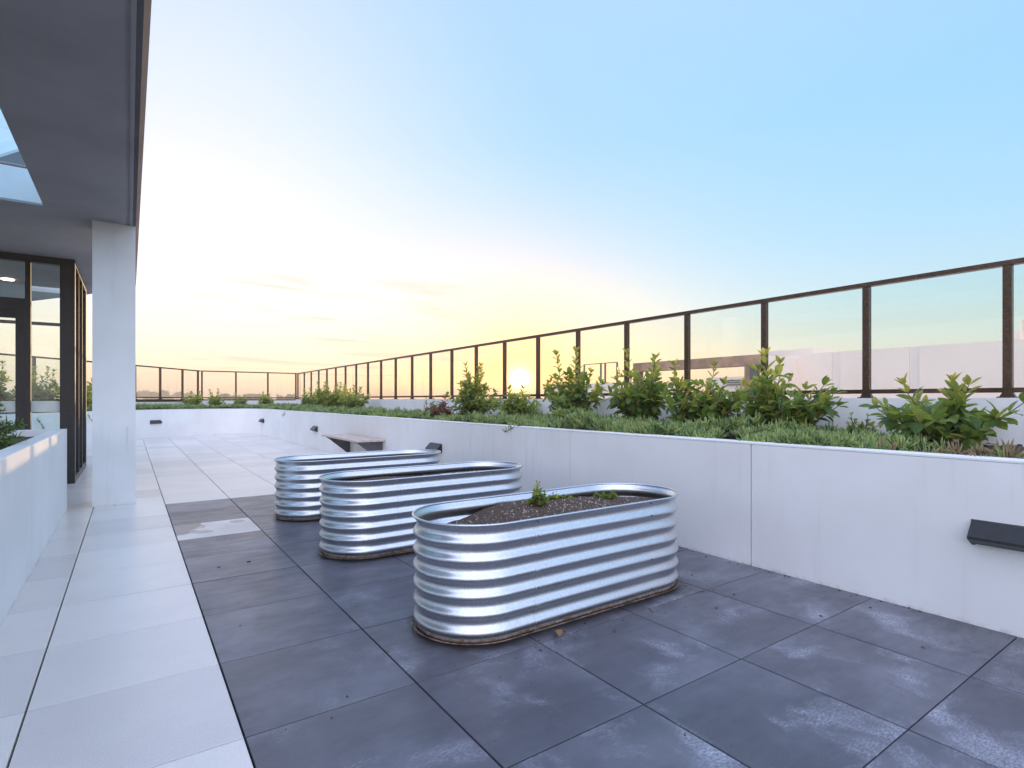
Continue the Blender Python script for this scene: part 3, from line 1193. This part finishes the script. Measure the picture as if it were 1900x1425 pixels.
for i, (px, py, hh, lb) in enumerate(((4.0, 21.0, .5, 'thin young shrub right of centre before the far balustrade'), (3.2, 21.2, .45, 'thin young shrub at the middle of the far kerb'),
                                      (2.4, 21.3, .6, 'young shrub left of the middle post of the far balustrade'), (1.75, 21.2, .5, 'young shrub at the joint of the two far balustrades'))):
    shrub(lb, px, py, .5, hh, 5, 2, 31 + i, GL, single=False, z=.76)
GW = 'shrubs in the far left planter behind the lobby'
for i, (px, py, hh, lb) in enumerate(((-1.02, 17.6, .98, 'dark shrub seen in the gap between lobby and column'), (-1.7, 16.6, .95, 'shrub seen through the lobby pane beside the corner post'),
                                      (-2.35, 15.6, 1.0, 'tall shrub seen through the left part of the lobby pane'), (-3.0, 14.6, .9, 'shrub seen through the lobby door'),
                                      (-3.7, 13.5, .95, 'shrub at the left picture edge seen through the lobby door'))):
    shrub(lb, px, py, 1.0, hh, 11, 4, 41 + i, GW, single=False, z=.75)
GP = 'small plants in the long planter'
shrub('wispy seedling against the kerb right of the tall sprouting shrub', 5.12, 2.15, .25, .20, 4, 2, 51, GP, single=False, size=.35, name='seedling', cat='plant')
shrub('wispy seedling against the kerb between the red plant and the far clump', 5.05, 10.2, .35, .36, 4, 2, 52, GP, single=False, size=.5, name='seedling', cat='plant')

# ------------------------------------------------------------------ succulent ground cover (nobody could count it)


def finger(n=3):
    """unit finger leaf along +y, triangular section, bowed"""
    V, F = [], []
    for i, (t, w_) in enumerate(((0, .75), (.35, 1.0), (.72, .85))):
        for k in range(3):
            a = 2 * math.pi * k / 3 + math.pi / 2
            V.append((math.cos(a) * w_, t, math.sin(a) * w_ * .8))
    V.append((0, 1, 0))
    for i in range(2):
        for k in range(3):
            k2 = (k + 1) % 3
            F.append((3 * i + k, 3 * i + k2, 3 * i + 3 + k2))
            F.append((3 * i + k, 3 * i + 3 + k2, 3 * i + 3 + k))
    for k in range(3):
        F.append((6 + k, 6 + (k + 1) % 3, 9))
    return np.array(V), np.array(F)


FV, FF = finger()


def fingers(pos, dirs, L, rad, bow):
    """numpy batch of finger leaves"""
    n = len(pos)
    y = dirs / np.linalg.norm(dirs, axis=1, keepdims=True)
    x = np.cross(y, np.array([0, 0, 1.]))
    x /= np.maximum(np.linalg.norm(x, axis=1, keepdims=True), 1e-4)
    z = np.cross(x, y)
    t = FV[:, 1]
    P = pos[:, None, :] + x[:, None, :] * (FV[None, :, 0, None] * rad[:, None, None]) \
        + y[:, None, :] * (t[None, :, None] * L[:, None, None]) \
        + z[:, None, :] * (FV[None, :, 2, None] * rad[:, None, None] + (t * t)[None, :, None] * (bow * L)[:, None, None])
    F = FF[None] + (np.arange(n) * len(FV))[:, None, None]
    return P.reshape(-1, 3), F.reshape(-1, 3)


def hash2(x, y, s):
    return (np.sin(x * 1.7 * s + 1.3 * np.sin(y * 1.1 * s + .5)) + np.sin(y * 2.1 * s + 1.7 * np.sin(x * .9 * s + 2.))) * .25 + .5


def cover(name, pts_fn, n, label=None, mat='succulent', dens=1.0, seed=1):
    r = np.random.default_rng(seed)
    x, y, hgt = pts_fn(r, n)
    nl = 13
    N = len(x)
    az = r.uniform(0, 2 * np.pi, (N, nl))
    el = np.radians(90 - 78 * r.random((N, nl)) ** .8)
    d = np.stack([np.cos(az) * np.cos(el), np.sin(az) * np.cos(el), np.sin(el)], -1)
    # every clump leans its own way a little
    ln = r.normal(0, .16, (N, 1, 2))
    d[..., :2] += ln
    zc = .735 + hgt[:, None] * r.uniform(.75, 1.0, (N, nl))
    sp_ = r.uniform(.004, .020, (N, nl))
    p = np.stack([x[:, None] + sp_ * np.cos(az), y[:, None] + sp_ * np.sin(az), zc], -1)
    far = np.clip((y - 5) / 12, 0, 1)
    size = r.uniform(.7, 1.2, (N, 1))
    L = r.uniform(.06, .105, (N, nl)) * size * (1 + .35 * far[:, None])
    rad = r.uniform(.0065, .0095, (N, nl)) * size ** .5 * (1 + .9 * far[:, None])
    bow = r.uniform(-.05, .35, (N, nl))
    V, F = fingers(p.reshape(-1, 3), d.reshape(-1, 3), L.ravel(), rad.ravel(), bow.ravel())
    me = grid_mesh(name, V, F, M[mat], True)
    return link(name, me, None, kind='stuff', label=label, category='ground cover')


def bed_pts(r, n):
    y = r.uniform(-.5, 17.8, n)
    # denser sampling of what is near
    y = np.where(r.random(n) < .45, r.uniform(1.2, 7, n), y)
    u = r.random(n) ** 1.3
    x = 3.475 + u * 1.7
    m = hash2(x, y, 2.6)
    h = .015 + .17 * m ** 1.3 * np.clip(1.2 - u * .6, 0, 1) * r.uniform(.25, 1.0, n)
    thin_near = np.clip((y - 1.1) / 1.2, 0, 1)
    thin_mid = 1 - .8 * np.exp(-((y - 7.6) / 1.1) ** 2)
    h = h * (.15 + .85 * thin_near) * thin_mid * np.where((y > 2.8) & (y < 6.0), 1.3, 1)
    bare = hash2(x + 3, y, 3.1) < (.46 * np.exp(-((y - 7.4) / 1.1) ** 2) + .17)
    sparse = (y < 1.45) & (r.random(n) < .55 + .4 * np.clip(u / .3, 0, 1))
    keep = ~bare & ~sparse & ~((u > .62) & (r.random(n) < .6))
    return x[keep], y[keep], h[keep]


CVa = np.array([(p.x, p.y) for p in offset_path(CURVE, .22)])


def far_pts(r, n):
    i = r.integers(0, len(CVa) - 1, n)
    t = r.random(n)
    p = CVa[i] * (1 - t[:, None]) + CVa[i + 1] * t[:, None]
    tg_ = CVa[i + 1] - CVa[i]
    tg_ /= np.linalg.norm(tg_, axis=1, keepdims=True)
    off = r.random(n) ** 1.4 * 1.6
    x = p[:, 0] + tg_[:, 1] * off
    y = p[:, 1] - tg_[:, 0] * off
    h = .02 + .11 * hash2(x, y, 1.9)
    k = (y < 22.2) & (x < 5.2) & (hash2(x, y + 4, 1.3) > .36)
    return x[k], y[k], h[k]


cover('ground_cover', bed_pts, 4000, 'blue green fleshy succulent ground cover spilling along the long planter', seed=3)
cover('ground_cover', far_pts, 3000, 'thin green ground cover along the far curved planter', seed=4)


def dry_pts(r, n):
    y = r.uniform(.2, 2.0, n)
    x = 3.46 + r.random(n) * .9
    return x, y, np.full(n, .02)


cover('dry_ground_cover', dry_pts, 24, 'dry yellow ground cover sprigs near the right end of the planter', mat='succdry', seed=5)

# bark chips lying on the bare soil at the right
mb = MB()
for _ in range(2600):
    x, y = random.uniform(3.48, 5.28), random.uniform(.1, 9.5)
    if y > 2.3 and random.random() < .6:
        continue
    s = random.uniform(.008, .022)
    rm = Matrix.Translation((x, y, .752 + random.uniform(0, .012))) @ Matrix.Rotation(random.uniform(0, 6.28), 4, 'Z') @ Matrix.Rotation(random.uniform(-.6, .6), 4, 'X')
    mb.box(-s, s, -s * .4, s * .4, -.003, .003, rm)
mb.obj('bark_mulch', M['chipbark'], None, kind='stuff', label='dark bark mulch on the bare soil of the planter', category='mulch')


def runner(label, x, y, z, dx, dy, drop, n, seed):
    rs = np.random.default_rng(seed)
    root = thing('trailing_succulent', label, 'plant', (x, y, z), 0, 'succulent runners hanging over the planter wall')
    pts = [Vector((dx * t, dy * t, .03 * math.sin(t * 3.1) - drop * t ** 1.6)) for t in np.linspace(0, 1, 9)]
    MB().tube(pts, .004, 5).obj('stem', M['redstem'], root, smooth=True)
    P, Dd = [], []
    for k in range(n):
        t = rs.uniform(.1, 1)
        i = min(7, int(t * 8))
        P.append(np.array(pts[i].lerp(pts[i + 1], t * 8 - i)))
        Dd.append(np.array((rs.normal(dx, .5), rs.normal(dy, .6), rs.uniform(.1, 1))))
    V, F = fingers(np.array(P), np.array(Dd), rs.uniform(.04, .07, n), rs.uniform(.0045, .006, n), rs.uniform(0, .3, n))
    link('foliage', grid_mesh('foliage', V, F, M['succulent'], True), root)


runner('succulent runner hanging over the wall edge above the nearest steel bed', 3.46, 4.55, .805, -.17, .30, .07, 34, 61)
runner('succulent runner hanging over the wall edge near the far corner', 3.46, 14.9, .80, -.16, .35, .16, 34, 62)
for i, (x, y, dx, dy, lb) in enumerate(((-.95, 16.6, .25, -.2, 'hanging runner on the far left planter wall in the gap beside the column'),
                                        (-1.75, 15.1, .3, -.1, 'long hanging runner on the far left planter wall seen through the lobby pane'),
                                        (-2.2, 14.3, .3, -.1, 'second hanging runner seen through the lobby pane left of the longer one'))):
    runner(lb, x, y, .80, dx, dy, .30 + .08 * i, 50, 63 + i)

# ------------------------------------------------------------------ needle leaved bush in the left planter box


def needle_bush(label, x, y, z, rx, rz_, n, seed):
    rs = np.random.default_rng(seed)
    root = thing('needle_shrub', label, 'shrub', (x, y, z))
    mb = MB()
    P, Dd, L = [], [], []
    for s in range(n):
        a = rs.uniform(0, 6.28)
        e = math.asin(rs.uniform(.12, 1))
        d = Vector((math.cos(a) * math.cos(e), math.sin(a) * math.cos(e), math.sin(e)))
        tip = Vector((d.x * rx, d.y * rx, d.z * rz_)) * rs.uniform(.72, 1.05)
        mb.tube([(0, 0, 0), tip * .5 + Vector((0, 0, .03)), tip], [.006, .004, .002], 4)
        for k in range(34):
            t = 1 - .45 * rs.random() ** 1.5
            aa = rs.uniform(0, 6.28)
            sd = Quaternion(d, aa) @ d.orthogonal().normalized()
            P.append(np.array(tip * t))
            Dd.append(np.array(sd * rs.uniform(.6, 1.1) + d * rs.uniform(.3, 1.0)))
            L.append(rs.uniform(.035, .06))
    mb.obj('stem', M['stem'], root)
    L = np.array(L)
    V, F = fingers(np.array(P), np.array(Dd), L, np.full(len(L), .0042), rs.uniform(-.1, .3, len(L)))
    link('foliage', grid_mesh('foliage', V, F, M['needle'], True), root)


needle_bush('soft needle leaved green bush leaning over the left planter box', -1.0, 4.80, .74, .43, .48, 200, 71)

# ------------------------------------------------------------------ small things
shrub('leafy green seedling in the middle of the nearest steel bed', 1.86, 2.40, .075, .11, 4, 2, 81, 'seedlings in the nearest steel bed', z=.496, size=.24, single=False, name='seedling', cat='plant')
shrub('tiny seedling near the right end of the nearest steel bed', 2.42, 2.46, .06, .05, 4, 1, 82, 'seedlings in the nearest steel bed', z=.466, size=.2, single=False, name='seedling', cat='plant')
shrub('flat low weed right of the leafy seedling in the nearest steel bed', 2.02, 2.44, .08, .035, 5, 1, 84, 'seedlings in the nearest steel bed', z=.498, size=.2, single=False, name='seedling', cat='plant')
shrub('thin weed at the left end of the nearest steel bed', 1.36, 2.33, .16, .05, 5, 1, 83, 'seedlings in the nearest steel bed', z=.42, size=.18, single=False, name='seedling', cat='plant')
o = link('fallen_leaf', leaf_mesh('fallen_leaf', M['dryleaf'], .075, .042, .5, .6), None, (1.60, 1.915, .012), (R(28), R(10), R(-20)),
         label='curled dry brown leaf on the dark tile in front of the nearest steel bed', category='leaf')
MB().bevel_box(-.012, .012, -.006, .006, 0, .004, .001).obj('debris', M['joint'], None, loc=(.655, 4.02, .0008), label='tiny dark crumb on the grey tile left of the middle steel bed', category='debris')

mb = MB()
for _ in range(420):
    u = random.random()
    if u < .55:
        x, y = WX - abs(random.gauss(0, .035)) - .004, random.uniform(.3, 9)
    elif u < .8:
        bx, by = random.choice(((1.923, 2.315), (1.92, 3.885)))
        x, y = bx + random.uniform(-.85, .85), by - .31 - abs(random.gauss(0, .12))
    else:
        x, y = random.uniform(.4, 3.3), random.uniform(.5, 5)
    s_ = random.choice((.0015, .002, .002, .003, .0045))
    rm = Matrix.Translation((x, y, s_ * .4)) @ Matrix.Rotation(random.uniform(0, 6.28), 4, 'Z')
    mb.box(-s_ * 1.4, s_ * 1.4, -s_, s_, -s_ * .4, s_ * .4, rm)
mb.obj('grit', M['chipbark'], None, kind='stuff', label='crumbs of soil and grit on the dark tiles', category='grit')

# ------------------------------------------------------------------ neighbouring roofs
kx = 16.0
bp_ = thing('parapet_building', 'pale peach flat roofed building with a long parapet behind the right balustrade', 'building', (kx, 0, 0))
for (y0, y1) in ((-4, 5.35), (5.57, 7.19), (7.41, 9.35)):
    MB().box(0, .4, y0, y1, -15, 2.41).obj('parapet', M['peach'], bp_)
for (y0, y1) in ((5.352, 5.568), (7.192, 7.408)):
    MB().box(.03, .36, y0, y1, -15, 2.405).obj('joint_strip', M['bluegrey'], bp_)
MB().box(.401, 12, -4, 9.35, -15, 1.6).obj('roof', M['bluegrey'], bp_)
MB().box(.6, 2.0, 8.2, 9.9, 1.61, 2.62).obj('plant_room', M['peach'], bp_)
MB().box(.45, 5.0, 1.5, 3.9, 1.61, 2.62).obj('stair_head', M['peach'], bp_)
MB().tube([(.2, 3.45, 2.411), (.2, 3.45, 2.85)], .07, 10).obj('vent_pipe', M['peach'], bp_)
bv = thing('pavilion', 'brown framed roof pavilion with an open front seen through the right balustrade', 'pavilion', (14.0, 0, 0))
MB().box(0, .4, 8.35, 12.9, 2.03, 2.32).obj('beam', M['rust_frame'], bv)
MB().box(0.01, .39, 8.64, 8.80, -15, 2.029).obj('post', M['rust_frame'], bv)
MB().box(.02, .38, 8.37, 8.639, -15, 2.029).obj('shade_panel', M['darkplate'], bv)  # dark sheet standing in for the shaded recess beside the post
MB().box(.01, .35, 12.75, 12.9, -15, 2.029).obj('post', M['rust_frame'], bv)
MB().box(.41, 4.6, 8.35, 8.6, -15, 2.30).obj('side_wall', M['peach'], bv)
MB().box(.05, .30, 8.801, 12.749, -15, 1.35).obj('parapet', M['peach'], bv)
MB().box(4.0, 4.3, 8.61, 12.9, -15, 1.92).obj('back_wall', M['peach'], bv)
for z in (1.62, 1.70, 1.78):
    MB().box(3.95, 3.99, 8.61, 12, z, z + .025).obj('rail', M['darkplate'], bv)
ob = thing('roof_balustrade', 'small distant glass balustrade on the roof left of the brown pavilion', 'balustrade', (19, 19.5, 1.9))
for yy in (-1.0, -.2, .1, 1.3):
    MB().box(-.03, .03, yy - .04, yy + .04, 0, .95).obj('post', M['darkplate'], ob)
MB().box(-.03, .03, -1.0, 1.3, .951, .99).obj('rail', M['darkplate'], ob)
MB().box(-.2, 3, -2.5, 3.5, -17, -.001).obj('roof_block', M['peach'], ob)
# building body under the terrace
tb = thing('terrace_building', 'white body of the building below the roof terrace', 'building', (0, 0, 0))
MB().box(-6, 5.56, -3, 22.62, -15, -.51).obj('body', M['wall'], tb)

# evening haze over the plain
hz = bpy.data.materials.new('evening_haze')
hz.use_nodes = True
ht = NT(hz.node_tree)
ht.n.remove(ht.n['Principled BSDF'])
pvn = ht.new('ShaderNodeVolumePrincipled')
pvn.inputs['Color'].default_value = (1.0, .87, .70, 1)
pvn.inputs['Density'].default_value = .0022
pvn.inputs['Anisotropy'].default_value = .2
ht.put(ht.n['Material Output'].inputs['Volume'], pvn.outputs[0])
MB().box(-450, 800, -120, 800, -16, 10).obj('haze', hz, kind='stuff')

# far trees along the horizon


def far_tree(x, y, h, w_, seed, label):
    rs = np.random.default_rng(seed)
    root = thing('gum_tree', label, 'tree', (x, y, -15), 0, 'hazy gum trees on the horizon')
    mb = MB()
    n = 5
    F_, V_ = [], []
    P = []
    tk = [(0, 0, 0), (rs.uniform(-.5, .5), 0, h * .4), (rs.uniform(-.8, .8), 0, h * .7)]
    mb.tube(tk, [h * .022, h * .016, h * .01], 6)
    for k in range(n):
        a = rs.uniform(0, 6.28)
        c = Vector((math.cos(a) * w_ * rs.uniform(.15, .42), math.sin(a) * w_ * .3, h * rs.uniform(.72, .93)))
        mb.tube([tk[1], (Vector(tk[2]) + c) / 2, c], [h * .010, h * .007, h * .004], 5)
        m = 260
        u = rs.normal(size=(m, 3))
        u /= np.linalg.norm(u, axis=1, keepdims=True)
        rr = rs.random((m, 1)) ** .45
        P.append(np.array(c) + u * rr * np.array([w_ * .24, w_ * .24, h * .085]))
    P = np.concatenate(P)
    mb.obj('trunk', M['bark'], root)
    s = rs.uniform(.25, .6, len(P))
    q = rs.normal(size=(len(P), 2, 3)) * s[:, None, None]
    V = np.stack([P - q[:, 0], P + q[:, 1], P + q[:, 0], P - q[:, 1]], 1).reshape(-1, 3)
    F = np.arange(len(P) * 4).reshape(-1, 4)
    link('crown', grid_mesh('crown', V, F, M['far']), root)


def at(px, Dp):
    rr = (px - 950) / 1017.4 * Dp
    c_, s_ = math.cos(R(34.9)), math.sin(R(34.9))
    return rr * c_ + Dp * s_, -rr * s_ + Dp * c_


desc = {270: 'hazy tree farthest left on the horizon beside the column', 290: 'low hazy tree second from the column', 312: 'hazy tall tree above the second left balustrade pane',
        345: 'hazy broad tree left of the balustrade bend', 415: 'small flat topped tree right of the balustrade bend', 432: 'small tree just right of the flat topped one',
        455: 'left half of the big tree clump on the horizon', 472: 'middle of the big tree clump on the horizon', 487: 'right half of the big tree clump on the horizon',
        530: 'thin flat topped tree left of the corner post', 545: 'small hazy tree beside the corner post'}
for i, (px, Dp, h, w_) in enumerate(((270, 330, 22.0, 11), (290, 340, 19.5, 12), (312, 335, 23.0, 9), (345, 330, 22.0, 13), (415, 250, 18.8, 7), (432, 255, 18.3, 6),
                                     (455, 250, 19.3, 10), (472, 252, 19.9, 10), (487, 248, 19.4, 9), (530, 240, 18.9, 6), (545, 260, 18.2, 6))):
    X, Y = at(px, Dp)
    far_tree(X, Y, h, w_, 90 + i, desc[px])
